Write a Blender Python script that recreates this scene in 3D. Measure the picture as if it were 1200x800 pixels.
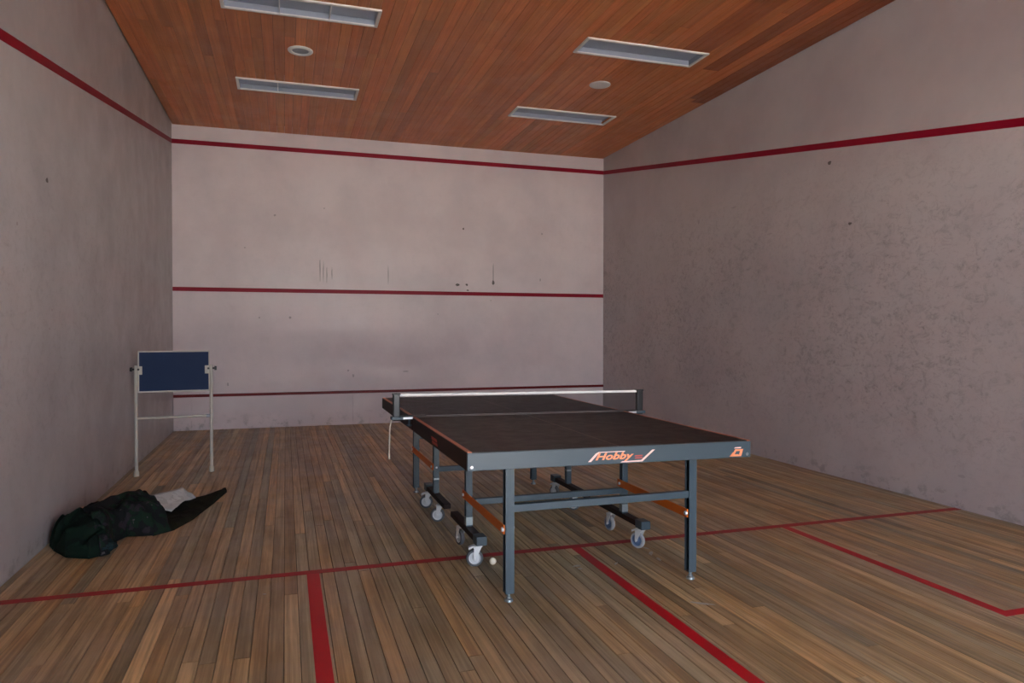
import bpy, bmesh, math, random
from mathutils import Vector, Matrix, noise

S = bpy.context.scene
COL = S.collection
for o in list(bpy.data.objects):
    bpy.data.objects.remove(o, do_unlink=True)

# ------------------------------------------------------------------ camera
CAM = Vector((1.45973, -10.62779, 1.36759))
CR = Vector((0.952984, -0.303021, 0.000545))
CU = Vector((0.003979, 0.014314, 0.999890))
CF = Vector((0.302995, 0.952877, -0.014847))
FPX = 834.819
cd = bpy.data.cameras.new('camera'); cam = bpy.data.objects.new('camera', cd); COL.objects.link(cam)
cd.sensor_width = 36; cd.lens = FPX / 1200 * 36; cd.clip_start = 0.02
m = Matrix((CR, CU, -CF)).transposed().to_4x4(); m.translation = CAM
cam.matrix_world = m
S.camera = cam

# ------------------------------------------------------------------ daylight
W = bpy.data.worlds.new('world'); S.world = W; W.use_nodes = True
nt = W.node_tree; nt.nodes.clear()
wo = nt.nodes.new('ShaderNodeOutputWorld'); bg = nt.nodes.new('ShaderNodeBackground')
sky = nt.nodes.new('ShaderNodeTexSky'); sky.sky_type = 'NISHITA'; sky.sun_disc = False
sky.sun_elevation = math.radians(42); sky.sun_rotation = math.radians(60); sky.dust_density = 4.0; sky.air_density = 1.0
bg.inputs['Strength'].default_value = 0.33
mixw = nt.nodes.new('ShaderNodeMix'); mixw.data_type = 'RGBA'; mixw.inputs['Factor'].default_value = 0.55
mixw.inputs['B'].default_value = (2.5, 2.58, 2.9, 1)            # thin overcast veil
nt.links.new(sky.outputs[0], mixw.inputs['A']); nt.links.new(mixw.outputs['Result'], bg.inputs['Color'])
nt.links.new(bg.outputs[0], wo.inputs['Surface'])
S.view_settings.view_transform = 'Standard'; S.view_settings.look = 'None'
S.view_settings.gamma = 1.0; S.view_settings.use_curve_mapping = False
S.view_settings.exposure = 3.85

sl = bpy.data.lights.new('sun', 'SUN'); sl.energy = 18.0; sl.angle = math.radians(1.0); sl.color = (1.0, 0.93, 0.82)
so = bpy.data.objects.new('sun', sl); COL.objects.link(so)       # stands behind the building, lights the ground outside the rear doorway
so.rotation_euler = Vector((0.25, -0.65, -1.0)).to_track_quat('-Z', 'Y').to_euler()

# room size
RW, RB, RH = 6.4, -11.4, 4.163
DOOR = (1.9, 4.6, 2.3)          # unseen passage through the rear wall, sized to steer the daylight
BT = 1.4                        # rear wall thickness, made deep out of view to narrow the daylight
GAL = (1.2, 5.2, 2.75, 3.6)     # unseen gallery opening above it, sized for the daylight
def portal(x0, x1, z0, z1):
    l = bpy.data.lights.new('daylight_portal', 'AREA'); l.shape = 'RECTANGLE'; l.size = x1-x0; l.size_y = z1-z0
    l.cycles.is_portal = True
    o = bpy.data.objects.new('daylight_portal', l); COL.objects.link(o)
    o.location = ((x0+x1)/2, RB-BT-0.02, (z0+z1)/2); o.rotation_euler = (math.radians(90), 0, 0)
portal(DOOR[0], DOOR[1], 0, DOOR[2]); portal(*GAL)

# ------------------------------------------------------------------ helpers
def px(u, v, ax, val):
    d = CR*((u-600)/FPX) - CU*((v-400)/FPX) + CF
    return CAM + d*((val-CAM[ax])/d[ax])

def mesh_obj(name, bm, mat, parent=None, loc=(0,0,0), rot=(0,0,0), smooth=False):
    me = bpy.data.meshes.new(name)
    bmesh.ops.recalc_face_normals(bm, faces=bm.faces[:])
    bm.to_mesh(me); bm.free()
    if mat: me.materials.append(mat)
    if smooth:
        for p in me.polygons: p.use_smooth = True
        try: me.set_sharp_from_angle(angle=math.radians(35))
        except Exception: pass
    return link(name, me, parent, loc, rot)
def link(name, me, parent=None, loc=(0,0,0), rot=(0,0,0)):
    o = bpy.data.objects.new(name, me); COL.objects.link(o)
    o.location = loc; o.rotation_euler = rot
    if parent: o.parent = parent
    return o
def tag(o, label, cat, group=None):
    o['label'] = label; o['category'] = cat
    if group: o['group'] = group
    return o
def empty(name, loc=(0,0,0), rz=0):
    o = bpy.data.objects.new(name, None); COL.objects.link(o); o.location = loc; o.rotation_euler = (0,0,rz)
    o.empty_display_size = 0.1
    return o
def struct(o): o['kind'] = 'structure'; return o
def box(bm, a, b, bev=0):
    vs = [bm.verts.new((x,y,z)) for x in (a[0],b[0]) for y in (a[1],b[1]) for z in (a[2],b[2])]
    fs = [bm.faces.new([vs[i] for i in f]) for f in ((0,1,3,2),(4,6,7,5),(0,4,5,1),(2,3,7,6),(0,2,6,4),(1,5,7,3))]
    bmesh.ops.recalc_face_normals(bm, faces=fs)
    if bev:
        es = list({e for f in fs for e in f.edges})
        bmesh.ops.bevel(bm, geom=es, offset=bev, segments=2, affect='EDGES', profile=0.5)
def cbox(bm, c, s, bev=0):
    box(bm, [c[i]-s[i]/2 for i in range(3)], [c[i]+s[i]/2 for i in range(3)], bev)
def cyl(bm, p, q, r, r2=None, n=16, caps=True):
    p, q = Vector(p), Vector(q); d = (q-p).normalized(); r2 = r if r2 is None else r2
    u = d.orthogonal().normalized(); w = d.cross(u)
    A = [bm.verts.new(p + (u*math.cos(t)+w*math.sin(t))*r) for t in [2*math.pi*i/n for i in range(n)]]
    B = [bm.verts.new(q + (u*math.cos(t)+w*math.sin(t))*r2) for t in [2*math.pi*i/n for i in range(n)]]
    for i in range(n): bm.faces.new((A[i], A[(i+1)%n], B[(i+1)%n], B[i]))
    if caps: bm.faces.new(A[::-1]); bm.faces.new(B)
def lathe(bm, prof, n=28, M=None):
    rings = []
    for r, z in prof:
        if r < 1e-6: rings.append([bm.verts.new((0,0,z))])
        else: rings.append([bm.verts.new((r*math.cos(2*math.pi*i/n), r*math.sin(2*math.pi*i/n), z)) for i in range(n)])
    for a, b in zip(rings, rings[1:]):
        for i in range(n):
            j = (i+1) % n
            if len(a) == 1 and len(b) == 1: continue
            if len(a) == 1: bm.faces.new((a[0], b[j], b[i]))
            elif len(b) == 1: bm.faces.new((a[i], a[j], b[0]))
            else: bm.faces.new((a[i], a[j], b[j], b[i]))
    if M is not None:
        bmesh.ops.transform(bm, matrix=M, verts=[v for r in rings for v in r])
def tube(bm, pts, r, n=10):
    for a, b in zip(pts, pts[1:]): cyl(bm, a, b, r, n=n)
def poly_slab(bm, pts, t, f):
    """polygon pts (2D) extruded by t; f maps (a,b,depth)->xyz"""
    A = [bm.verts.new(f(a,b,0)) for a,b in pts]; B = [bm.verts.new(f(a,b,t)) for a,b in pts]
    bm.faces.new(A); bm.faces.new(B[::-1])
    for i in range(len(pts)): bm.faces.new((A[i], A[(i+1)%len(pts)], B[(i+1)%len(pts)], B[i]))
BM = bmesh.new
def channel(bm, x, y, z0, z1, w, t=0.003):
    """upright C-channel, open towards -x"""
    h = w/2
    poly_slab(bm, [(x-h, y-h), (x+h, y-h), (x+h, y+h), (x-h, y+h), (x-h, y+h-t), (x+h-t, y+h-t), (x+h-t, y-h+t), (x-h, y-h+t)], z1-z0, lambda a, b, d: (a, b, z0+d))

# ------------------------------------------------------------------ materials
def mat(name, col, rough=0.5, metal=0.0, spec=0.5, coat=0):
    M = bpy.data.materials.new(name); M.use_nodes = True
    b = M.node_tree.nodes['Principled BSDF']
    b.inputs['Base Color'].default_value = (*col, 1); b.inputs['Roughness'].default_value = rough
    b.inputs['Metallic'].default_value = metal; b.inputs['Specular IOR Level'].default_value = spec
    b.inputs['Coat Weight'].default_value = coat
    return M, M.node_tree, b
class G:
    """tiny node-graph helper"""
    def __init__(s, nt): s.nt = nt
    def n(s, t, **k):
        x = s.nt.nodes.new(t)
        for a, v in k.items(): setattr(x, a, v)
        return x
    def l(s, a, b): s.nt.links.new(a, b)
    def put(s, inp, v):
        if isinstance(v, bpy.types.NodeSocket): s.l(v, inp)
        else: inp.default_value = v
    def math(s, op, a, b=0.0, c=None, clamp=False):
        x = s.n('ShaderNodeMath', operation=op); x.use_clamp = clamp
        s.put(x.inputs[0], a); s.put(x.inputs[1], b)
        if c is not None: s.put(x.inputs[2], c)
        return x.outputs[0]
    def mix(s, f, a, b, mode='MIX'):
        x = s.n('ShaderNodeMix', data_type='RGBA', blend_type=mode)
        s.put(x.inputs['Factor'], f)
        s.put(x.inputs['A'], a if isinstance(a, bpy.types.NodeSocket) else (*a, 1))
        s.put(x.inputs['B'], b if isinstance(b, bpy.types.NodeSocket) else (*b, 1))
        return x.outputs['Result']
    def pos(s): return s.n('ShaderNodeNewGeometry').outputs['Position']
    def obj(s): return s.n('ShaderNodeTexCoord').outputs['Object']
    def scale(s, v, sc, off=None):
        x = s.n('ShaderNodeMapping'); s.l(v, x.inputs['Vector']); x.inputs['Scale'].default_value = sc
        if off is not None: s.put(x.inputs['Location'], off)
        return x.outputs[0]
    def noise(s, v, sc, det=4, rough=0.6, dist=0.0):
        x = s.n('ShaderNodeTexNoise'); s.l(v, x.inputs['Vector']); x.inputs['Scale'].default_value = sc
        x.inputs['Detail'].default_value = det; x.inputs['Roughness'].default_value = rough; x.inputs['Distortion'].default_value = dist
        return x.outputs['Fac']
    def ramp(s, f, lo, hi, a=0.0, b=1.0):
        x = s.n('ShaderNodeMapRange'); x.interpolation_type = 'SMOOTHSTEP'
        s.put(x.inputs[0], f); s.put(x.inputs[1], lo); s.put(x.inputs[2], hi); s.put(x.inputs[3], a); s.put(x.inputs[4], b)
        return x.outputs[0]
    def bump(s, h, strength, dist, b):
        x = s.n('ShaderNodeBump'); x.inputs['Strength'].default_value = strength; x.inputs['Distance'].default_value = dist
        s.l(h, x.inputs['Height']); s.l(x.outputs[0], b.inputs['Normal'])

def wall_mat(name, base, density, zlo, zhi, gloss=0.42, stretch=(1,1,1), ydark=False):
    M, nt, b = mat(name, base, gloss, 0, 0.4); g = G(nt); p = g.pos()
    sx = g.n('ShaderNodeSeparateXYZ'); g.l(p, sx.inputs[0]); z = sx.outputs['Z']
    big = g.noise(p, 0.9, 4, 0.6)
    col = g.mix(g.ramp(big, 0.35, 0.7), base, (base[0]*0.86, base[1]*0.85, base[2]*0.86))
    pm = g.scale(p, stretch)
    # ball marks: small smudges whose density follows the height where balls strike
    zone = g.math('MULTIPLY', g.ramp(z, zlo-0.6, zlo+0.5), g.ramp(z, zhi-0.9, zhi+0.4, 1.0, 0.0))
    patchy = g.ramp(g.noise(p, 0.55, 2, 0.5), 0.25, 0.6, 0.35, 1.0)
    dens = g.math('MULTIPLY', g.math('MULTIPLY', zone, patchy), density)
    s1 = g.ramp(g.noise(pm, 11, 6, 0.78, 0.8), 0.46, 0.72)
    s2 = g.ramp(g.noise(pm, 26, 4, 0.7, 0.5), 0.52, 0.74)
    vo = g.n('ShaderNodeTexVoronoi'); g.l(pm, vo.inputs['Vector']); vo.inputs['Scale'].default_value = 5.5
    dot = g.math('MULTIPLY', g.ramp(vo.outputs['Distance'], 0.05, 0.13, 1.0, 0.0), g.ramp(g.noise(p, 3.1, 2), 0.5, 0.6))
    k = g.math('ADD', g.math('MULTIPLY', s1, 0.55), g.math('MULTIPLY', s2, 0.5))
    k = g.math('MULTIPLY', g.math('ADD', k, g.math('MULTIPLY', dot, 0.35)), dens, clamp=True)
    col = g.mix(k, col, (0.15, 0.135, 0.135))
    # scuffed strip by the floor
    foot = g.math('MULTIPLY', g.ramp(z, 0.02, 0.28, 1.0, 0.0), g.ramp(g.noise(pm, 9, 4, 0.7), 0.5, 0.68))
    col = g.mix(g.math('MULTIPLY', foot, 0.45), col, (0.16, 0.15, 0.14))
    g.l(col, b.inputs['Base Color'])
    g.l(g.ramp(g.noise(p, 3.0, 3), 0.3, 0.7, gloss-0.08, gloss+0.12), b.inputs['Roughness'])
    g.bump(g.noise(p, 60, 3), 0.12, 0.004, b)
    return M
WALL = (0.53, 0.477, 0.48)  # sides darker than front: ball dirt plus daylight contrast put into the colour
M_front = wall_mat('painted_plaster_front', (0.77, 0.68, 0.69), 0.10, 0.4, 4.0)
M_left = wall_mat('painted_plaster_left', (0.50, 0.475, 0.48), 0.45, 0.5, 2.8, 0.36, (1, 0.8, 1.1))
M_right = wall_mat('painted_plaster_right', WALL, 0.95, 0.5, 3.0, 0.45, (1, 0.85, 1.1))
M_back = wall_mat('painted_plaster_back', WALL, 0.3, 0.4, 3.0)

def wood_mat(name, dark, light, rough, grain, bumpk, wear=None):
    M, nt, b = mat(name, light, rough, 0, 0.5); g = G(nt)
    oi = g.n('ShaderNodeObjectInfo'); p = g.pos()
    off = g.n('ShaderNodeCombineXYZ'); g.l(g.math('MULTIPLY', oi.outputs['Random'], 37.0), off.inputs['Y'])
    g.l(g.math('MULTIPLY', oi.outputs['Random'], 11.0), off.inputs['Z'])
    add = g.n('ShaderNodeVectorMath', operation='ADD'); g.l(p, add.inputs[0]); g.l(off.outputs[0], add.inputs[1])
    v = g.scale(add.outputs[0], (1.0, 0.055, 1.0))
    n1 = g.noise(v, grain, 5, 0.65, 0.8)
    n2 = g.noise(g.scale(add.outputs[0], (1.0, 0.012, 1.0)), grain*5, 3, 0.6)
    n3 = g.noise(add.outputs[0], 2.2, 3, 0.6)
    f = g.math('ADD', g.math('MULTIPLY', n1, 0.6), g.math('MULTIPLY', n2, 0.4))
    col = g.mix(g.ramp(f, 0.36, 0.64), dark, light)
    col = g.mix(g.ramp(n3, 0.35, 0.7, 0.0, 0.35), col, dark)
    kn = g.n('ShaderNodeTexVoronoi'); g.l(g.scale(add.outputs[0], (1.0, 0.5, 1.0)), kn.inputs['Vector']); kn.inputs['Scale'].default_value = 2.3
    col = g.mix(g.ramp(kn.outputs['Distance'], 0.012, 0.035, 0.4, 0.0), col, (dark[0]*0.4, dark[1]*0.35, dark[2]*0.3))
    tint = g.mix(1.0, col, oi.outputs['Color'], 'MULTIPLY')
    if wear:
        wn = g.ramp(g.noise(g.scale(p, (1.0, 0.6, 1.0)), 1.3, 5, 0.65), 0.4, 0.7)
        tint = g.mix(g.math('MULTIPLY', wn, 0.4), tint, wear)
    g.l(tint, b.inputs['Base Color'])
    g.l(g.ramp(g.noise(p, 2.7, 5, 0.7), 0.3, 0.7, rough-0.06, rough+0.12), b.inputs['Roughness'])
    g.bump(f, bumpk, 0.002, b)
    return M
M_floor = wood_mat('worn_floor_timber', (0.24, 0.165, 0.075), (0.60, 0.445, 0.235), 0.40, 16, 0.35, (0.33, 0.285, 0.24))
M_ceil = wood_mat('varnished_ceiling_timber', (0.54, 0.165, 0.048), (0.72, 0.245, 0.078), 0.42, 13, 0.2)
M_under = mat('shadow_gap', (0.012, 0.008, 0.006), 0.9)[0]
M_subfloor = mat('dark_subfloor', (0.03, 0.02, 0.014), 0.9)[0]  # near-black sub-floor showing through the board seams

def paint_mat(name, col, worn, amount, rough):
    M, nt, b = mat(name, col, rough, 0, 0.2); g = G(nt); p = g.pos()
    k = g.ramp(g.noise(p, 14, 5, 0.75), 0.62-amount*0.3, 0.72-amount*0.12)
    c = g.mix(g.noise(p, 3, 3), col, tuple(x*0.72 for x in col))
    g.l(g.mix(g.math('MULTIPLY', k, 0.8), c, worn), b.inputs['Base Color'])
    return M
M_wline = paint_mat('red_wall_paint', (0.30, 0.004, 0.022), (0.22, 0.015, 0.03), 0.0, 0.45)
M_tinline = paint_mat('dark_red_tin_paint', (0.19, 0.010, 0.012), (0.1, 0.03, 0.03), 0.0, 0.4)
M_fline = paint_mat('red_floor_paint', (0.56, 0.004, 0.014), (0.40, 0.02, 0.02), 0.1, 0.4)
M_fline_worn = paint_mat('worn_red_floor_paint', (0.46, 0.008, 0.016), (0.24, 0.05, 0.035), 0.55, 0.45)
M_chip = paint_mat('pale_floor_scuff', (0.62, 0.60, 0.55), (0.4, 0.36, 0.3), 0.4, 0.6)
M_scuff = mat('black_rubber_scuff', (0.13, 0.11, 0.11), 0.7)[0]
M_scuffp = mat('faint_scuff', (0.42, 0.37, 0.375), 0.7)[0]

M_steel = mat('dark_steel_sky_tint', (0.056, 0.083, 0.104), 0.38, 0.0, 0.4, 0)[0]  # dark steel, blue of the reflected sky put into the colour
M_black = mat('black_painted_steel', (0.018, 0.018, 0.02), 0.4)[0]
M_dark = mat('dark_brown_shaded_steel', (0.032, 0.018, 0.016), 0.5, 0, 0.12)[0]  # brown beams; side aprons share the end paint, their shade put into colour
M_orange = mat('orange_painted_steel', (0.78, 0.17, 0.012), 0.45)[0]
M_chrome = mat('zinc_plated_metal', (0.72, 0.74, 0.76), 0.28, 0.9)[0]
M_zinc = mat('bright_zinc_sheet', (0.78, 0.80, 0.82), 0.4, 0.35)[0]
M_footm = mat('dull_zinc_foot', (0.30, 0.34, 0.35), 0.4, 0.6)[0]
M_tyre = mat('grey_rubber_tyre', (0.10, 0.105, 0.115), 0.6)[0]
M_tyrel = mat('pale_grey_rubber_tyre', (0.36, 0.37, 0.39), 0.6)[0]
M_wheel = mat('pale_plastic_wheel', (0.66, 0.69, 0.72), 0.4)[0]
M_wheelb = mat('blue_grey_plastic_wheel', (0.10, 0.16, 0.28), 0.4)[0]
M_ball = mat('cream_celluloid', (0.86, 0.78, 0.62), 0.45)[0]
M_logo = mat('orange_print', (1.0, 0.33, 0.15), 0.5)[0]
M_logop = mat('pale_pink_print', (0.9, 0.62, 0.56), 0.5)[0]
M_logor = mat('red_print', (0.52, 0.07, 0.05), 0.5)[0]
M_side = mat('copper_side_line', (0.52, 0.16, 0.075), 0.45)[0]
M_pline = mat('pale_line', (0.30, 0.29, 0.28), 0.5)[0]
M_cline = mat('faint_centre_line', (0.17, 0.12, 0.10), 0.5)[0]
M_net = mat('black_netting', (0.02, 0.02, 0.024), 0.8)[0]
M_tape = mat('white_net_tape', (0.90, 0.89, 0.85), 0.7)[0]
M_cord = mat('off_white_cord', (0.74, 0.66, 0.56), 0.8)[0]
M_white = mat('white_enamel', (0.80, 0.79, 0.77), 0.4)[0]
M_whitep = mat('white_painted_tube', (0.48, 0.46, 0.41), 0.5)[0]
M_cap = mat('ivory_rubber_foot', (0.50, 0.49, 0.40), 0.6)[0]
M_grey = mat('grey_lamp_core', (0.34, 0.36, 0.42), 0.4)[0]
M_diff = mat('frosted_louvre', (0.40, 0.46, 0.58), 0.35)[0]
M_refl = mat('grey_blue_reflector', (0.36, 0.40, 0.50), 0.4)[0]
M_divid = mat('pale_louvre_bar', (0.80, 0.80, 0.82), 0.4)[0]
M_ground = mat('pale_concrete', (0.36, 0.35, 0.33), 0.9)[0]

def top_mat():
    M, nt, b = mat('charcoal_playing_surface', (0.032, 0.026, 0.023), 0.45, 0, 0.22); g = G(nt); p = g.pos()
    g.l(g.mix(g.ramp(g.noise(p, 5, 5, 0.7), 0.35, 0.75), (0.026, 0.020, 0.018), (0.034, 0.027, 0.023)), b.inputs['Base Color'])
    g.l(g.ramp(g.noise(p, 9, 4, 0.7), 0.3, 0.7, 0.44, 0.52), b.inputs['Roughness'])
    return M
M_top = top_mat()
def blue_mat():
    M, nt, b = mat('navy_board', (0.012, 0.035, 0.105), 0.6, 0, 0.2); g = G(nt); p = g.pos()
    g.l(g.mix(g.noise(p, 4, 4), (0.006, 0.020, 0.072), (0.011, 0.028, 0.078)), b.inputs['Base Color'])
    return M
M_blue = blue_mat()
def cloth_mat(name, cols, sc):
    M, nt, b = mat(name, cols[0], 0.9, 0, 0.08); g = G(nt); p = g.pos()
    a = g.ramp(g.noise(p, sc, 3, 0.5, 0.5), 0.5, 0.56)
    c = g.mix(a, cols[0], cols[1])
    c = g.mix(g.ramp(g.noise(g.scale(p, (1,1,1), (7.3, 2.1, 4.4)), sc*1.6, 3, 0.5, 0.5), 0.57, 0.62), c, cols[2])
    c = g.mix(g.ramp(g.noise(g.scale(p, (1,1,1), (1.3, 9.1, 3.4)), sc*3.2, 2, 0.5), 0.7, 0.74), c, cols[3])
    g.l(c, b.inputs['Base Color'])
    g.bump(g.noise(p, 240, 2), 0.3, 0.002, b)
    return M
M_camo = cloth_mat('dark_camouflage_cloth', [(0.013, 0.014, 0.015), (0.012, 0.026, 0.017), (0.030, 0.024, 0.031), (0.10, 0.085, 0.09)], 9)
M_green = cloth_mat('dark_green_cloth', [(0.007, 0.017, 0.012), (0.006, 0.011, 0.009), (0.009, 0.024, 0.016), (0.012, 0.03, 0.025)], 8)
M_olive = cloth_mat('dark_olive_cloth', [(0.016, 0.018, 0.011), (0.010, 0.011, 0.008), (0.020, 0.021, 0.014), (0.02, 0.024, 0.014)], 7)
M_cuff = cloth_mat('blue_green_cloth', [(0.016, 0.030, 0.034), (0.012, 0.022, 0.024), (0.02, 0.034, 0.036), (0.03, 0.04, 0.04)], 14)
M_lining = cloth_mat('white_lining_cloth', [(0.50, 0.51, 0.50), (0.42, 0.43, 0.42), (0.55, 0.56, 0.55), (0.5, 0.5, 0.5)], 12)

# ------------------------------------------------------------------ room shell
rnd = random.Random(5)
def slab(name, a, b, M):
    bm = BM(); box(bm, a, b); return struct(mesh_obj(name, bm, M))
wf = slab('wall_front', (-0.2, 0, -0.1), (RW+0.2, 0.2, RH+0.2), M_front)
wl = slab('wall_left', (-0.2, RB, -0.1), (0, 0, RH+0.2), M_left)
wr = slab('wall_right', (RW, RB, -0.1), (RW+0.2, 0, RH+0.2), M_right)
bm = BM()
box(bm, (-0.2, RB-BT, -0.1), (DOOR[0], RB, GAL[2])); box(bm, (DOOR[1], RB-BT, -0.1), (RW+0.2, RB, GAL[2]))
box(bm, (DOOR[0], RB-BT, DOOR[2]), (DOOR[1], RB, GAL[2]))
box(bm, (-0.2, RB-BT, GAL[2]), (GAL[0], RB, RH+0.2)); box(bm, (GAL[1], RB-BT, GAL[2]), (RW+0.2, RB, RH+0.2))
box(bm, (GAL[0], RB-BT, GAL[3]), (GAL[1], RB, RH+0.2))
wb = struct(mesh_obj('wall_back', bm, M_back))
fl = slab('floor', (-0.2, RB-BT, -0.12), (RW+0.2, 0.2, -0.021), M_subfloor)
ce = slab('ceiling', (-0.2, RB-BT, RH+0.10), (RW+0.2, 0.2, RH+0.3), M_under)
gr = slab('ground', (-12, -40, -0.2), (20, RB-BT, -0.06), M_ground)  # unseen ground added outside to bounce daylight up to the ceiling

# boards share one mesh per kind, scaled to width and length
def board_mesh(name, M, t, up, cx, cy):
    """unit board 1 x 1 (x,y), thickness t below/above z=0, chamfered long edges on the visible face"""
    bm = BM(); s = -1 if up else 1
    prof = [(-0.5, s*t), (-0.5, s*0.002), (-0.5+cx, 0), (0.5-cx, 0), (0.5, s*0.002), (0.5, s*t)]
    ends = [[bm.verts.new((x, y, z)) for x, z in prof] for y in (-0.5, 0.5)]
    for i in range(6): bm.faces.new((ends[0][i], ends[0][(i+1)%6], ends[1][(i+1)%6], ends[1][i]))
    bm.faces.new(ends[0]); bm.faces.new(ends[1][::-1])
    bmesh.ops.recalc_face_normals(bm, faces=bm.faces[:])
    me = bpy.data.meshes.new(name); bm.to_mesh(me); bm.free(); me.materials.append(M)
    return me
def lay(me, name, parent, xs, splits, z, gap, tint, holes=()):
    for i, (a, b) in enumerate(zip(xs, xs[1:])):
        ys = splits(i, (a+b)/2); segs = list(zip(ys, ys[1:]))
        for hx0, hx1, hy0, hy1 in holes:
            if hx0-0.01 < a and b < hx1+0.01:
                cut = []
                for y0, y1 in segs:              # y0 > y1
                    for p_, q_ in ((y0, max(y1, hy1)), (min(y0, hy0), y1)):
                        if p_-q_ > 0.004: cut.append((p_, q_))
                segs = cut
        for y0, y1 in segs:
            o = link(name, me, parent, ((a+b)/2, (y0+y1)/2, z))
            o.scale = (b-a-gap, abs(y1-y0)-0.0025, 1); o.color = (*tint((a+b)/2, (y0+y1)/2), 1)

fb = board_mesh('floor_board', M_floor, 0.02, True, 0.03, 0)
xs = [0.002, 0.041]
while xs[-1]+0.067 < RW-0.01: xs.append(xs[-1]+0.067)
xs.append(RW-0.002)
def fsplit(i, x):
    r = random.Random(i*7+3)
    a = -3.0 - 2.6*r.random(); b = a - 1.6 - 2.6*r.random()
    if 2.12 < x < 2.18: b = -7.86
    return [-0.004, a, max(b, -9.9), RB]
def ftint(x, y):
    k = rnd.gauss(1, 0.17); w = rnd.gauss(0.02, 0.07)
    return (k*(1+w), k, k*(1-1.2*w))
lay(fb, 'floor_board', fl, xs, fsplit, 0.0, 0.0022, ftint)

cb = board_mesh('ceiling_board', M_ceil, 0.016, False, 0.03, 0)
cx = [0.012]
for x1, n in ((0.960, 10), (2.260, 13), (4.235, 20), (5.530, 13), (RW-0.012, 9)):
    x0 = cx[-1]; cx += [x0+(x1-x0)*(i+1)/n for i in range(n)]
HOLES = [(0.960, 2.260, -4.315, -3.995), (0.960, 2.260, -2.180, -1.830), (4.235, 5.530, -4.335, -4.0), (4.235, 5.530, -2.145, -1.785)]
def csplit(i, x):
    r = random.Random(i*13+1)
    a = -1.4 - 3.2*r.random(); b = a - 1.8 - 2.6*r.random()
    if x > 6.08: a, b = -2.95 - 0.12*(x < 6.2), -6.6
    elif 5.68 < x < 5.88: a, b = -3.95, -7.4
    elif 5.28 < x < 5.5: a, b = -4.25, -7.6
    return [-0.004, a, max(b, -10.2), RB]
def ctint(x, y):
    k = rnd.gauss(1, 0.085); w = rnd.gauss(0, 0.03)
    if x > 6.08 and -6.6 < y < -3: k = 0.40 + 0.06*rnd.random(); w = 0.12
    elif 5.68 < x < 5.88 and -7 < y < -4: k = 0.48; w = 0.12
    elif 5.28 < x < 5.5 and -7 < y < -4.3: k = 0.64; w = 0.08
    elif x > 4.8: k *= 0.96
    return (k*(1+w), k*(1-w*0.8), k*(1-w))
lay(cb, 'ceiling_board', ce, cx, csplit, RH, 0.0026, ctint, HOLES)

# painted court lines ------------------------------------------------
def line(parent, name, a, b, M): bm = BM(); box(bm, a, b); return mesh_obj(name, bm, M, parent)
LZ, LW, SL = 3.938, 0.062, 0.159
line(wf, 'out_line', (0, -0.0012, LZ-LW/2), (RW, 0.002, LZ+LW/2), M_wline)
line(wf, 'service_line', (0, -0.0012, 1.937-0.028), (RW, 0.002, 1.937+0.028), M_wline)
for par, x, d in ((wl, 0, 1), (wr, RW, -1)):
    bm = BM(); h = LW/2
    poly_slab(bm, [(0, LZ-h), (RB, LZ-h+SL*RB), (RB, LZ+h+SL*RB), (0, LZ+h)], 0.003, lambda a, b, t, x=x, d=d: (x+d*(0.0012-t), a, b))
    mesh_obj('side_line', bm, M_wline, par)
# tin: low board along the foot of the front wall, in panels
for a, b in ((0.004, 0.228), (0.232, 2.39), (2.394, 4.55), (4.554, RW-0.004)):
    bm = BM(); box(bm, (a, -0.014, 0.004), (b, 0.0, 0.456), 0.002); mesh_obj('tin_panel', bm, M_front, wf)
bm = BM(); box(bm, (0.002, -0.022, 0.456), (RW-0.002, 0.0, 0.494), 0.004); mesh_obj('tin_rail', bm, M_tinline, wf)
def fline(name, x0, x1, y0, y1, M): return line(fl, name, (x0, y0, -0.001), (x1, y1, 0.0007), M)
YS = -6.455
fline('short_line', 0.002, RW-0.002, YS-0.031, YS+0.031, M_fline_worn)
fline('service_box_line', 1.602-0.034, 1.602+0.034, YS-1.62, YS-0.031, M_fline)
fline('service_box_line', 0.002, 1.602+0.034, YS-1.685, YS-1.62, M_fline)
fline('half_court_line', 3.17, 3.232, RB, YS-0.031, M_fline)
fline('service_box_line', 4.78-0.03, 4.78+0.03, YS-1.60, YS-0.031, M_fline)
fline('service_box_line', 4.78-0.03, RW-0.002, YS-1.655, YS-1.60, M_fline)

# scuffs on the walls and pale chips on the floor
def blob(parent, name, f, M, rx, rz, seed, n=11):
    r = random.Random(seed); bm = BM()
    pts = [(rx*(0.7+0.5*r.random())*math.cos(2*math.pi*i/n), rz*(0.7+0.5*r.random())*math.sin(2*math.pi*i/n)) for i in range(n)]
    poly_slab(bm, pts, 0.0012, f); return mesh_obj(name, bm, M, parent)
front_marks = [(375,315,.7,13),(379,318,.6,12),(383,322,.6,10),(389,320,.6,7),(455,322,.6,11),(578,322,.7,14),(578,331,1.6,3),(536,333.5,3,1.6),
    (547,333.5,1.8,1.5),(548,340,1.6,.9),(543,268,1,1.4),(408,434,1.4,1.2),(414,440,1.2,2),(267,450,.9,2.2),(340,372,1.6,1.4),(635,274,1,1.3),
    (304,372,.9,.9),(322,252,1.3,1.2),(380,244,.8,.8),(475,435,4,.8),(633,328,.8,2),(513,368,.8,.8),(287,290,.9,.8),(575,352,.7,.8)]
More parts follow.
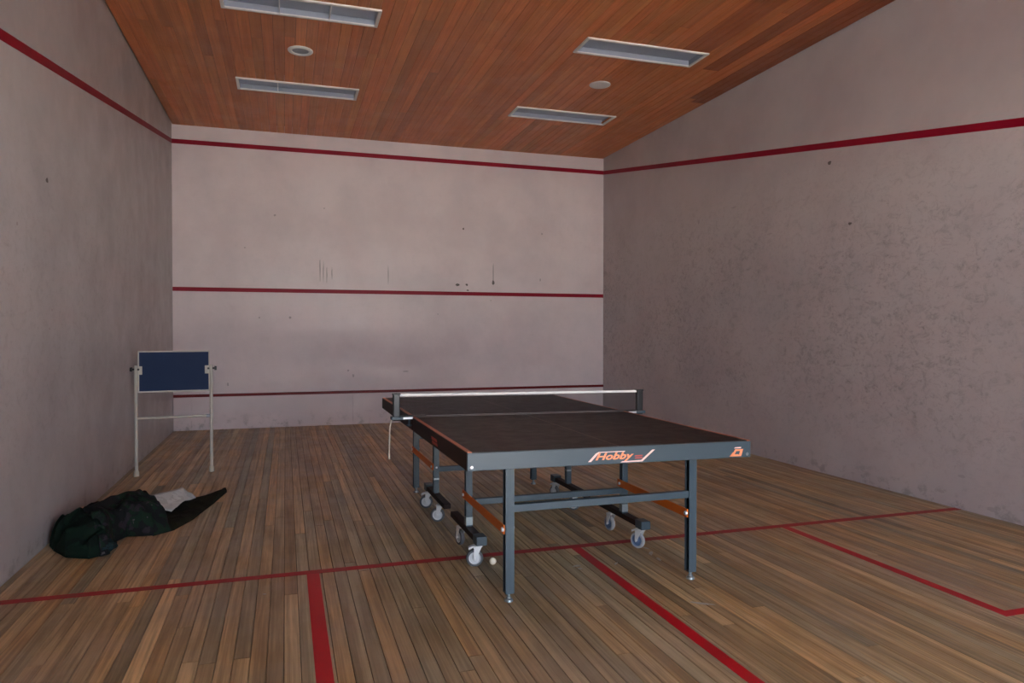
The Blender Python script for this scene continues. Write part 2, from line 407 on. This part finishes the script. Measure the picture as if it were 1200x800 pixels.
for i, (u, v, a, b) in enumerate(front_marks):
    p = px(u, v, 1, 0); z0 = -0.0145 if p.z < 0.46 else -0.0006
    strong = u in (536, 547, 548) or (u == 578 and b < 5) or u == 543
    blob(wf, 'scuff_mark', lambda x, z, t, p=p, z0=z0: (p.x+x, z0+t*0.5-0.0006, p.z+z), M_scuff if strong else M_scuffp, a*0.0125, b*0.0125, i)
for i, (u, v, a, b) in enumerate(((55,211,2,2),(61,363,1,1),(58,385,1,1),(20,262,1,1.5),(128,520,1,2))):
    p = px(u, v, 0, 0.0)
    blob(wl, 'scuff_mark', lambda y, z, t, p=p: (0.0008-t, p.y+y, p.z+z), M_scuff if i == 0 else M_scuffp, a*0.012, b*0.008, 50+i)
for i, (u, v, a, b) in enumerate(((972,191,2,2),(819,260,1.6,3),(996,262,2,1.6),(961,345,3,1.6),(723,322,1.2,1.3),(902,274,4,1),(860,243,5,1),(1102,575,3,1.5),(1162,597,3,2),(1127,558,3,1.4),(1187,514,2,2),(1160,400,1.2,1.5),(1178,402,1.2,1.5),(1090,480,2,2))):
    p = px(u, v, 0, RW)
    blob(wr, 'scuff_mark', lambda y, z, t, p=p: (RW-0.0008+t, p.y+y, p.z+z), M_scuff if i in (0,2) else M_scuffp, a*0.012, b*0.009, 80+i)
for i, (u, v, a, b) in enumerate(((676,663,0.035,0.016),(680,666,0.02,0.012),(763,648,0.05,0.012),(772,655,0.045,0.012),(757,642,0.03,0.01),(824,707,0.07,0.014),(310,696,0.012,0.008),(553,663,0.012,0.01),(722,660,0.03,0.007))):
    p = px(u, v, 2, 0); c, s_ = math.cos(0.5*i), math.sin(0.5*i)
    blob(fl, 'paint_scuff', lambda x, y, t, p=p, c=c, s_=s_: (p.x+c*x-s_*y, p.y+s_*x+c*y, 0.0011-t), M_chip, a*0.8, b, 120+i)

# ------------------------------------------------------------------ ceiling fixtures
def fixture(x0, x1, y0, y1, divs, label):
    c = ((x0+x1)/2, (y0+y1)/2); t = empty('recessed_light', (c[0], c[1], RH))
    hx, hy, w = (x1-x0)/2, (y1-y0)/2, 0.03
    bm = BM(); z0, z1 = -0.016, 0.0005
    box(bm, (-hx, -hy, z0), (hx, -hy+w, z1), 0.003); box(bm, (-hx, hy-w, z0), (hx, hy, z1), 0.003)
    box(bm, (-hx, -hy+w, z0), (-hx+w, hy-w, z1), 0.003); box(bm, (hx-w, -hy+w, z0), (hx, hy-w, z1), 0.003)
    mesh_obj('frame', bm, M_white, t)
    a, b, H = hx-w+0.002, hy-w+0.002, 0.075
    bm = BM(); box(bm, (-a, -b, -0.004), (a, -b+0.002, H)); box(bm, (-a, b-0.002, -0.004), (a, b, H))
    box(bm, (-a, -b+0.002, -0.004), (-a+0.002, b-0.002, H)); box(bm, (a-0.002, -b+0.002, -0.004), (a, b-0.002, H)); mesh_obj('housing', bm, M_refl, t)
    bm = BM(); box(bm, (-a+0.002, -b+0.002, 0.045), (a-0.002, b-0.002, 0.052)); mesh_obj('diffuser', bm, M_diff, t)
    for f in divs:
        bm = BM(); cbox(bm, (-hx+2*hx*f, 0, 0.018), (0.010, 2*(hy-w)-0.002, 0.050)); mesh_obj('louvre_bar', bm, M_divid, t)
    tag(t, label, 'ceiling light', 'recessed light panels')
fixture(0.94, 2.275, -4.335, -3.975, (0.36, 0.68), 'unlit recessed light panel with two louvre bars, beside grey-centred round downlight')
fixture(0.945, 2.285, -2.20, -1.81, (0.33,), 'unlit recessed light panel with one louvre bar, between round downlight and front wall')
fixture(4.21, 5.54, -4.355, -3.98, (), 'unlit recessed light panel without louvre bars, beside the darker ceiling boards')
fixture(4.22, 5.575, -2.165, -1.765, (), 'unlit recessed light panel without louvre bars, near the front wall')
def downlight(x, y, core, label):
    t = empty('round_downlight', (x, y, RH)); bm = BM()
    if core:
        lathe(bm, [(0.122, 0.001), (0.122, -0.008), (0.116, -0.014), (0.098, -0.018), (0.082, -0.012), (0.080, -0.004), (0.080, 0.001)], 36)
        mesh_obj('trim_ring', bm, M_white, t, smooth=True)
        bm = BM(); lathe(bm, [(0.0, -0.003), (0.05, -0.004), (0.081, -0.006)], 36); mesh_obj('lens', bm, M_grey, t, smooth=True)
    else:
        lathe(bm, [(0.120, 0.001), (0.120, -0.008), (0.112, -0.013), (0.100, -0.013)], 36); mesh_obj('trim_ring', bm, M_white, t, smooth=True)
        bm = BM(); lathe(bm, [(0.101, -0.012), (0.06, -0.015), (0.0, -0.016)], 36); mesh_obj('cover', bm, M_white, t, smooth=True)
    tag(t, label, 'ceiling light')
downlight(1.613, -3.176, True, 'round white-rimmed downlight with grey centre in the timber ceiling')
downlight(4.872, -3.184, False, 'round all-white downlight in the timber ceiling')

# ------------------------------------------------------------------ table tennis table
TX, TY, TYAW, TZ, ROLL = 3.0494, -5.9168, 0.0087, 0.787, 0.0105
HW, HL, AH = 0.7885, 1.453, 0.090
T = empty('table_tennis_table', (TX, TY, 0), TYAW)
tag(T, 'black folding table tennis table with orange trim and grey steel legs on casters', 'ping-pong table')
def tpart(name, bm, M, par=T, smooth=False): return mesh_obj(name, bm, M, par, (0,0,TZ) if par is T else (0,0,0), (0,ROLL,0) if par is T else (0,0,0), smooth)
def text_mesh(body, M, name, shear=0.3, bold=0.012):
    c = bpy.data.curves.new('lettering', 'FONT'); c.body = body; c.shear = shear; c.offset = bold; c.extrude = 0.02; c.resolution_u = 3
    o = bpy.data.objects.new('lettering', c); COL.objects.link(o)
    bpy.context.view_layer.update()
    me = bpy.data.meshes.new_from_object(o.evaluated_get(bpy.context.evaluated_depsgraph_get()))
    bpy.data.objects.remove(o); bpy.data.curves.remove(c)
    me.name = name; me.materials.clear(); me.materials.append(M)
    xs_ = [v.co.x for v in me.vertices]; ys_ = [v.co.y for v in me.vertices]
    for v in me.vertices:
        v.co.x = (v.co.x-min(xs_))/(max(xs_)-min(xs_)); v.co.y = (v.co.y-min(ys_))/(max(ys_)-min(ys_)); v.co.z = v.co.z/0.02
    return me
def place_text(me, par, f):
    for v in me.vertices: v.co = Vector(f(v.co.x, v.co.y, v.co.z))
    me.update(); return link(me.name, me, par)
for s in (-1, 1):
    y0, y1 = (0.003, HL-0.004) if s > 0 else (-HL+0.004, -0.003)
    bm = BM(); box(bm, (-HW+0.004, y0, -0.022), (HW-0.004, y1, 0.0), 0.0015); top = tpart('tabletop_half', bm, M_top)
    for sx in (-1, 1):
        bm = BM(); xa, xb = sorted((sx*(HW-0.003), sx*(HW-0.023))); box(bm, (xa, y0, -0.012), (xb, y1, 0.0006)); mesh_obj('side_line', bm, M_side, top)
    bm = BM(); box(bm, (-0.0022, y0, -0.001), (0.0022, y1, 0.0004)); mesh_obj('centre_line', bm, M_cline, top)
    bm = BM(); yb = 0.003*s; box(bm, (-HW+0.023, min(yb, yb+0.008*s), -0.001), (HW-0.023, max(yb, yb+0.008*s), 0.0005)); mesh_obj('net_edge_line', bm, M_pline, top)
    # aprons
    bm = BM(); ya, yb = sorted((s*HL, s*(HL-0.022))); box(bm, (-HW, ya, -AH), (HW, yb, -0.004), 0.003)
    ea = tpart('end_apron', bm, M_steel)
    for sx in (-1, 1):
        bm = BM(); lathe(bm, [(0.0, 0.005), (0.006, 0.004), (0.009, 0.0), (0.009, -0.004)], 14, Matrix.Translation((sx*(HW-0.022), s*HL, -0.073)) @ Matrix.Rotation(math.radians(-90*s), 4, 'X'))
        mesh_obj('screw', bm, M_chrome, ea, smooth=True)
        bm = BM(); xa, xb = sorted((sx*HW, sx*(HW-0.022))); ya, yb = sorted((s*(HL-0.0225), s*0.006)); box(bm, (xa, ya, -AH), (xb, yb, -0.004), 0.003)
        sa = tpart('side_apron', bm, M_dark)
        if s < 0 and sx < 0:
            bm = BM(); X = -HW-0.0008
            for pts in ([(-0.80, -0.075), (-0.66, -0.075), (-0.64, -0.060), (-0.78, -0.060)], [(-0.785, -0.055), (-0.635, -0.055), (-0.62, -0.038), (-0.77, -0.038)]):
                poly_slab(bm, pts, 0.0012, lambda a, b, t: (X+t, a, b))
            mesh_obj('side_emblem', bm, M_logor, sa)
    if s < 0:
        Y = -HL-0.0006
        fr = lambda a, b, t: (a, Y+t, b)
        place_text(text_mesh('Hobby', M_logo, 'lettering', 0.32, 0.028), ea, lambda a, b, c: (-0.128+0.213*a, Y+0.0008-0.0008*c, -0.078+0.046*b))
        bm = BM()
        poly_slab(bm, [(-0.168, -0.074), (-0.152, -0.074), (-0.112, -0.034), (-0.128, -0.034)], 0.0012, fr)
        poly_slab(bm, [(-0.128, -0.034), (-0.112, -0.034), (-0.108, -0.030), (0.035, -0.030), (0.035, -0.026), (-0.112, -0.026)], 0.0012, fr)
        poly_slab(bm, [(0.128, -0.076), (0.144, -0.076), (0.206, -0.026), (0.190, -0.026)], 0.0012, fr)
        poly_slab(bm, [(0.01, -0.084), (0.135, -0.084), (0.144, -0.076), (0.02, -0.078)], 0.0012, fr)
        mesh_obj('logo_slashes', bm, M_logop, ea)
        bm = BM()
        for z0, z1 in ((-0.068, -0.062), (-0.057, -0.051)): poly_slab(bm, [(0.090, z0), (0.132, z0), (0.136, z1), (0.094, z1)], 0.001, fr)
        mesh_obj('small_print', bm, M_logor, ea)
        bm = BM()   # emblem at the corner: slanted ring under a bar
        ring = [((0.655,-0.083),(0.715,-0.083),(0.712,-0.072),(0.672,-0.072)), ((0.712,-0.083),(0.728,-0.083),(0.741,-0.045),(0.724,-0.045)),
                ((0.672,-0.072),(0.686,-0.072),(0.697,-0.055),(0.683,-0.055)), ((0.683,-0.055),(0.722,-0.055),(0.724,-0.045),(0.690,-0.045)), ((0.655,-0.083),(0.672,-0.083),(0.686,-0.060),(0.676,-0.060))]
        for pts in ring: poly_slab(bm, pts, 0.0012, fr)
        mesh_obj('emblem', bm, M_logo, ea)
        bm = BM(); poly_slab(bm, [(0.682,-0.040),(0.725,-0.040),(0.728,-0.034),(0.690,-0.034)], 0.0012, fr); mesh_obj('emblem_bar', bm, M_logop, ea)
# undercarriage
LX, LY, IX, IY = 0.528, 1.278, 0.528, 0.475
def bolt(par, p, d, r=0.010):
    bm = BM(); p, d = Vector(p), Vector(d); cyl(bm, p-d*0.004, p+d*0.007, r, r*0.75, 12); mesh_obj('bolt', bm, M_zinc, par, smooth=True)
def zt(x): return TZ - x*ROLL      # underside follows the slightly out-of-level top
wheel_angle = {(-1,-1,0): 80, (-1,-1,1): 12, (-1,1,0): 75, (-1,1,1): 70, (1,-1,0): 28, (1,-1,1): 10, (1,1,0): 20, (1,1,1): 60}
for sx in (-1, 1):
    for s in (-1, 1):
        bm = BM(); x, y = sx*LX, s*LY; channel(bm, x, y, 0.042, zt(x)-0.024, 0.046)
        box(bm, (x-0.0215, y-0.0215, 0.042), (x+0.0215, y+0.0215, 0.046))
        leg = mesh_obj('leg', bm, M_steel, T)
        bm = BM(); lathe(bm, [(0.0, 0.046), (0.008, 0.046), (0.008, 0.022), (0.014, 0.022), (0.014, 0.014), (0.022, 0.010), (0.024, 0.0), (0.0, 0.0)], 16, Matrix.Translation((x, y, 0)))
        mesh_obj('levelling_foot', bm, M_footm, leg, smooth=True)
        bolt(leg, (x-0.033, y-0.004, 0.367), (-1,0,0), 0.014); bolt(leg, (x+0.023, y, 0.372), (1,0,0), 0.010)
        # inner post on a wheeled base beam
        xi, yi = sx*IX, s*IY
        bm = BM(); channel(bm, xi, yi, 0.172, zt(x)-0.024, 0.040); ip = mesh_obj('inner_post', bm, M_steel, T)
        bm = BM(); cbox(bm, (xi, yi, 0.205 if s < 0 else 0.275), (0.044, 0.044, 0.05 if s < 0 else 0.014), 0.002); mesh_obj('post_bracket', bm, M_footm, ip)
        bolt(ip, (xi-0.033, yi-0.005, 0.367), (-1,0,0), 0.011); bolt(ip, (xi+0.0, yi-0.02*1, 0.36), (0,-1,0), 0.008)
        bm = BM(); y0, y1 = sorted((s*0.10, s*0.775)); box(bm, (xi-0.025, y0, 0.138), (xi+0.025, y1, 0.172), 0.003); bb = mesh_obj('base_beam', bm, M_dark, T)
        bm = BM(); cbox(bm, (xi, s*0.735, 0.160), (0.062, 0.085, 0.052), 0.003); mesh_obj('beam_cap', bm, M_steel, bb)
        # orange brace between post and leg
        bm = BM(); ya, yb = sorted((s*(IY-0.03), s*(LY+0.015))); xb = xi - sx*0.0 - 0.028
        box(bm, (xb-0.004, ya, 0.343), (xb+0.004, yb, 0.391), 0.002); mesh_obj('brace', bm, M_orange, T)
        # casters
        for k, yc in enumerate((0.715, 0.30)):
            a = math.radians(wheel_angle[(sx, s, k)]); pos = (xi, s*yc, 0)
            bm = BM()
            cyl(bm, (0,0,0.138), (0,0,0.124), 0.022, n=16)
            cbox(bm, (0, 0.008, 0.119), (0.046, 0.054, 0.008), 0.002)
            for w in (-1, 1):
                poly_slab(bm, [(-0.016, 0.122), (0.030, 0.122), (0.033, 0.052), (0.026, 0.040), (0.016, 0.052)], 0.003, lambda q, r, t, w=w: (w*(0.020+t), q, r))
            cyl(bm, (-0.026, 0.025, 0.05), (0.026, 0.025, 0.05), 0.006, n=10)
            if k == 0: poly_slab(bm, [(0.03, 0.126), (0.062, 0.112), (0.060, 0.100), (0.03, 0.116)], 0.034, lambda q, r, t: (-0.017+t, q, r))
            cs = mesh_obj('caster', bm, M_zinc, T, pos, (0, 0, a))
            Rm = Matrix.Translation((0, 0.025, 0.05)) @ Matrix.Rotation(math.radians(90), 4, 'Y')
            bm = BM(); lathe(bm, [(0.0, -0.012), (0.014, -0.012), (0.016, -0.008), (0.030, -0.006), (0.034, -0.012), (0.037, -0.012), (0.037, 0.012), (0.034, 0.012), (0.030, 0.006), (0.016, 0.008), (0.014, 0.012), (0.0, 0.012)], 28, Rm)
            right_near = sx > 0 and s < 0
            mesh_obj('wheel', bm, M_wheelb if right_near else M_wheel, cs, smooth=True)
            bm = BM(); lathe(bm, [(0.036, -0.013), (0.047, -0.012), (0.050, -0.006), (0.050, 0.006), (0.047, 0.012), (0.036, 0.013), (0.036, -0.013)], 28, Rm)
            mesh_obj('tyre', bm, M_tyrel if right_near else M_tyre, cs, smooth=True)
for s in (-1, 1):
    bm = BM(); box(bm, (-LX+0.02, s*LY-0.018, 0.452), (LX-0.02, s*LY+0.018, 0.490), 0.003); mesh_obj('leg_crossbar', bm, M_steel, T)
    z = 0.318 if s < 0 else 0.345
    bm = BM(); box(bm, (-IX+0.018, s*IY-0.015, z-0.019), (IX-0.018, s*IY+0.015, z+0.019), 0.003); mesh_obj('post_crossbar', bm, M_steel, T)

# ------------------------------------------------------------------ net
N = empty('table_tennis_net', (TX, TY, TZ), TYAW)
tag(N, 'black net with white top tape clamped across the table by two posts', 'net')
PX = 0.895
for sx in (-1, 1):
    lift = -sx*PX*ROLL
    bm = BM(); box(bm, (sx*PX-0.022, -0.020, -0.022+lift), (sx*PX+0.022, 0.020, 0.155+lift), 0.006)
    box(bm, (sx*PX-0.026, -0.024, 0.150+lift), (sx*PX+0.026, 0.024, 0.160+lift), 0.003)
    post = mesh_obj('post', bm, M_black, N)
    bm = BM(); xa, xb = sorted((sx*(PX+0.035), sx*0.7905)); box(bm, (xa, -0.034, -0.014+lift), (xb, 0.034, 0.006+lift), 0.003); cl = mesh_obj('clamp_arm', bm, M_steel, N)
    bm = BM(); xa, xb = sorted((sx*(PX-0.03), sx*0.70)); box(bm, (xa, -0.030, 0.0065+lift), (xb, 0.030, 0.0105+lift), 0.001);
    mesh_obj('clamp_plate', bm, M_black, cl)
    bm = BM(); xa, xb = sorted((sx*0.855, sx*0.793)); box(bm, (xa, -0.0352, -0.010+lift), (xb, -0.0335, 0.003+lift)); mesh_obj('clamp_label', bm, M_zinc, cl)
    bm = BM(); cyl(bm, (sx*0.81, 0, -0.014+lift), (sx*0.81, 0, -0.050+lift), 0.008, n=12); cyl(bm, (sx*0.81, 0, -0.050+lift), (sx*0.81, 0, -0.058+lift), 0.02, n=16); mesh_obj('clamp_screw', bm, M_steel, cl)
lf = lambda x: -x*ROLL
bm = BM(); nx = 250
for i in range(nx+1):
    x = -PX+0.02 + (2*PX-0.04)*i/nx; cbox(bm, (x, 0, 0.078+lf(x)), (0.0013, 0.0012, 0.134))
for j in range(19):
    z = 0.012+j*0.007; a, b = -PX+0.02, PX-0.02
    poly_slab(bm, [(a, z-0.0006+lf(a)), (b, z-0.0006+lf(b)), (b, z+0.0006+lf(b)), (a, z+0.0006+lf(a))], 0.0012, lambda q, r, t: (q, t-0.0006, r))
mesh_obj('netting', bm, M_net, N)
bm = BM(); a, b = -PX+0.02, PX-0.02
poly_slab(bm, [(a, 0.139+lf(a)), (b, 0.139+lf(b)), (b, 0.155+lf(b)), (a, 0.155+lf(a))], 0.008, lambda q, r, t: (q, t-0.004, r)); mesh_obj('top_tape', bm, M_tape, N)
bm = BM(); cyl(bm, (a, 0, 0.008+lf(a)), (b, 0, 0.008+lf(b)), 0.0018, n=6); mesh_obj('bottom_cord', bm, M_pline, N)
bm = BM(); xc = -PX-0.045
tube(bm, [(xc+0.01, -0.01, -0.005), (xc, -0.012, -0.06), (xc-0.002, -0.01, -0.16), (xc-0.004, -0.012, -0.232)], 0.0045, 8)
cyl(bm, (xc-0.004, -0.012, -0.225), (xc-0.004, -0.012, -0.262), 0.007, n=8); mesh_obj('tension_cord', bm, M_cord, N, smooth=True)

# ------------------------------------------------------------------ ball
bm = BM(); bmesh.ops.create_uvsphere(bm, u_segments=28, v_segments=18, radius=0.0205)
p = px(577.5, 661.5, 2, 0.0)
tag(mesh_obj('table_tennis_ball', bm, M_ball, None, (p.x, p.y, 0.0213), smooth=True), 'small cream table tennis ball on the floor beside a caster', 'ball')

# ------------------------------------------------------------------ navy board on white stand
B = empty('navy_board_stand', (0.446, -3.178, 0), 0.075)
tag(B, 'navy blue board on a white tubular stand against the pale left wall', 'board stand')
hw = 0.325
for sx in (-1, 1):
    x = sx*hw
    bm = BM(); cyl(bm, (x, 0, 0.045), (x, 0, 1.035), 0.0155, n=18); po = mesh_obj('post', bm, M_whitep, B, smooth=True)
    bm = BM(); lathe(bm, [(0.0, 0.0), (0.024, 0.0), (0.026, 0.012), (0.022, 0.05), (0.0165, 0.056)], 18, Matrix.Translation((x, 0, 0))); mesh_obj('foot_cap', bm, M_cap, po, smooth=True)
    bm = BM(); lathe(bm, [(0.0, 1.042), (0.010, 1.041), (0.0165, 1.035), (0.0165, 1.025)], 16, Matrix.Translation((x, 0, 0))); mesh_obj('end_cap', bm, M_whitep, po, smooth=True)
    bm = BM(); cyl(bm, (x+sx*0.012, 0, 1.005), (x+sx*0.032, 0, 1.005), 0.010, n=12); cyl(bm, (x+sx*0.030, 0, 1.005), (x+sx*0.050, 0, 1.005), 0.022, 0.019, n=16); mesh_obj('knob', bm, M_black, po, smooth=True)
    bm = BM(); cbox(bm, (x-sx*0.038, -0.028, 0.995), (0.036, 0.006, 0.078), 0.003); br = mesh_obj('clamp_plate', bm, M_whitep, B)
    bm = BM(); cyl(bm, (x-sx*0.024, -0.031, 1.005), (x-sx*0.024, -0.036, 1.005), 0.010, n=12); mesh_obj('bolt', bm, M_black, br, smooth=True)
bm = BM(); cyl(bm, (-hw, 0, 0.545), (hw, 0, 0.545), 0.012, n=14); xb = mesh_obj('crossbar', bm, M_whitep, B, smooth=True)
bm = BM(); cyl(bm, (hw-0.045, 0, 0.545), (hw-0.01, 0, 0.545), 0.017, n=14); mesh_obj('crossbar_socket', bm, M_grey, xb, smooth=True)
bm = BM(); box(bm, (-hw+0.03, -0.022, 0.800), (hw-0.022, 0.006, 1.165)); bd = mesh_obj('board', bm, M_blue, B)
bm = BM()
for a, b in (((-hw+0.020, -0.024, 1.165), (hw-0.014, 0.008, 1.176)), ((-hw+0.020, -0.024, 0.786), (hw-0.014, 0.008, 0.800)), ((-hw+0.020, -0.024, 0.800), (-hw+0.030, 0.008, 1.165)), ((hw-0.022, -0.024, 0.800), (hw-0.014, 0.008, 1.165))):
    box(bm, a, b)
mesh_obj('board_edging', bm, M_whitep, bd)

# ------------------------------------------------------------------ crumpled jacket on the floor
J = empty('crumpled_jacket', (0.5, -5.0, 0))
tag(J, 'crumpled dark green camouflage jacket with white lining heaped on the floor', 'jacket')
def interp(keys, s):
    for (a, va), (b, vb) in zip(keys, keys[1:]):
        if s <= b:
            t = (s-a)/(b-a); t = t*t*(3-2*t)
            return va + (vb-va)*t
    return keys[-1][1]
def vkeys(l): return [(s, Vector(v)) for s, v in l]
front_px = [(0.0, 62, 646), (0.06, 78, 654), (0.13, 104, 656), (0.20, 128, 650), (0.25, 133, 637), (0.33, 150, 629), (0.47, 180, 628), (0.60, 205, 621), (0.75, 228, 608), (0.9, 250, 591), (1.0, 266, 577)]
front = vkeys([(s, px(u, v, 2, 0)) for s, u, v in front_px])
back = vkeys([(0.0, (0.03, -5.46, 0)), (0.1, (0.045, -5.28, 0)), (0.25, (0.13, -5.02, 0)), (0.4, (0.28, -4.80, 0)), (0.55, (0.46, -4.58, 0)), (0.7, (0.62, -4.42, 0)), (0.85, (0.78, -4.30, 0)), (1.0, (0.965, -4.20, 0))])
hgt = [(0.0, 0.10), (0.1, 0.20), (0.22, 0.235), (0.4, 0.215), (0.56, 0.195), (0.66, 0.17), (1.0, 0.14)]
hgt_flap = [(0.4, 0.05), (0.7, 0.045), (0.88, 0.04), (0.96, 0.045), (1.0, 0.045)]
def ridged(v, sc): return 1-abs(noise.noise(v*sc))*2
def sheet(s0, s1, w0, w1, ns, nw, H, fold, lift=0.0, seed=0, edge0=False, flat=0.5):
    bm = BM(); rows = []
    for i in range(ns+1):
        s = s0+(s1-s0)*i/ns; F, K = interp(front, s), interp(back, s); row = []
        for j in range(nw+1):
            wa = w0(s) if callable(w0) else w0; w = wa+(w1-wa)*j/nw
            P = F.lerp(K, w); e = abs(2*w-1)
            P = P + Vector((noise.noise((s*9, w*3, seed)), noise.noise((s*9, w*3, seed+5)), 0))*0.018*(1 if 0 < w < 1 else 0.5)
            dome = max(0.0, 1-e**3.2)**flat
            endk = min(1.0, (s-s0)/0.045)**0.5 if s0 == 0 else 1.0
            if edge0: endk *= min(1.0, max(0.0, (s1-s))/0.03)**0.35
            v = Vector((P.x*1.2, P.y*1.0, seed*3.1))
            d = v + Vector((noise.noise(v*3.1), noise.noise(v*3.1+Vector((4,1,7))), 0))*0.18
            f = (ridged(Vector((d.x*2.4-d.y*1.3, d.y*0.5+d.x*0.3, 0.3)), 2.6)-0.55)*fold + (ridged(d, 6.0)-0.5)*fold*0.30*(1-0.8*e) + noise.noise(d*16)*fold*0.10*(1-e)
            z = (interp(H, s)*dome*(0.80+0.25*noise.noise(d*2.3)) + f*min(1, dome*1.3))*endk
            row.append(bm.verts.new((P.x-0.5, P.y+5.0, max(0.004, z)+lift)))
        rows.append(row)
    for a, b in zip(rows, rows[1:]):
        for j in range(nw): bm.faces.new((a[j], a[j+1], b[j+1], b[j]))
    inner = [v for r in rows[1:-1] for v in r[1:-1]]
    for _ in range(5): bmesh.ops.smooth_vert(bm, verts=inner, factor=0.5, use_axis_x=True, use_axis_y=True, use_axis_z=True)
    return bm
def finish(o, t=0.006):
    m_ = o.modifiers.new('thickness', 'SOLIDIFY'); m_.thickness = t; m_.offset = -1
    return o
body = mesh_obj('jacket_body', sheet(0.17, 0.565, 0, 1, 110, 70, hgt, 0.11, 0, 1, True, 0.45), M_camo, J, smooth=True)
hood = mesh_obj('jacket_hood', sheet(0.0, 0.205, 0, 1, 60, 70, [(0.0, 0.11), (0.1, 0.215), (0.21, 0.245)], 0.085, 0.002, 4, True, 0.42), M_green, J, smooth=True)
flap = mesh_obj('jacket_tail', sheet(0.46, 1.0, 0, 1, 80, 40, hgt_flap, 0.022, 0, 7, False, 0.4), M_olive, J, smooth=True)
bm = BM(); O = Vector((0.5, -5.0, 0))
bm.faces.new([bm.verts.new(px(u, v, 1, y)-O) for u, v, y in ((176,580,-4.78), (195,576.5,-4.66), (213,571.5,-4.55), (223,577,-4.50), (230,583,-4.52), (214,588,-4.72), (201,599,-4.95), (184,596,-4.93))])
bmesh.ops.triangulate(bm, faces=bm.faces[:]); bmesh.ops.subdivide_edges(bm, edges=bm.edges[:], cuts=5, use_grid_fill=True)
for v in bm.verts: v.co += Vector((0.3, -0.6, 0.7))*(0.012*noise.noise(v.co*14) + 0.006*ridged(v.co, 7.0))
lin = mesh_obj('jacket_lining', bm, M_lining, J, smooth=True)
lin['label'] = 'white lining turned out of the jacket'
bm = BM(); p = px(120, 652, 2, 0)
bmesh.ops.create_uvsphere(bm, u_segments=24, v_segments=14, radius=1.0)
for v in bm.verts:
    c = v.co; k = 1 + 0.25*noise.noise(c*2.3)
    v.co = Vector((c.x*0.075*k, c.y*0.06*k, max(0.004-0.04, c.z*0.042*k)))
mesh_obj('sleeve_end', bm, M_cuff, J, (p.x-0.5-0.01, p.y+5.0+0.07, 0.042), (0, 0, 0.5), True)
for o in (body, hood, flap): finish(o)
finish(lin, 0.003)
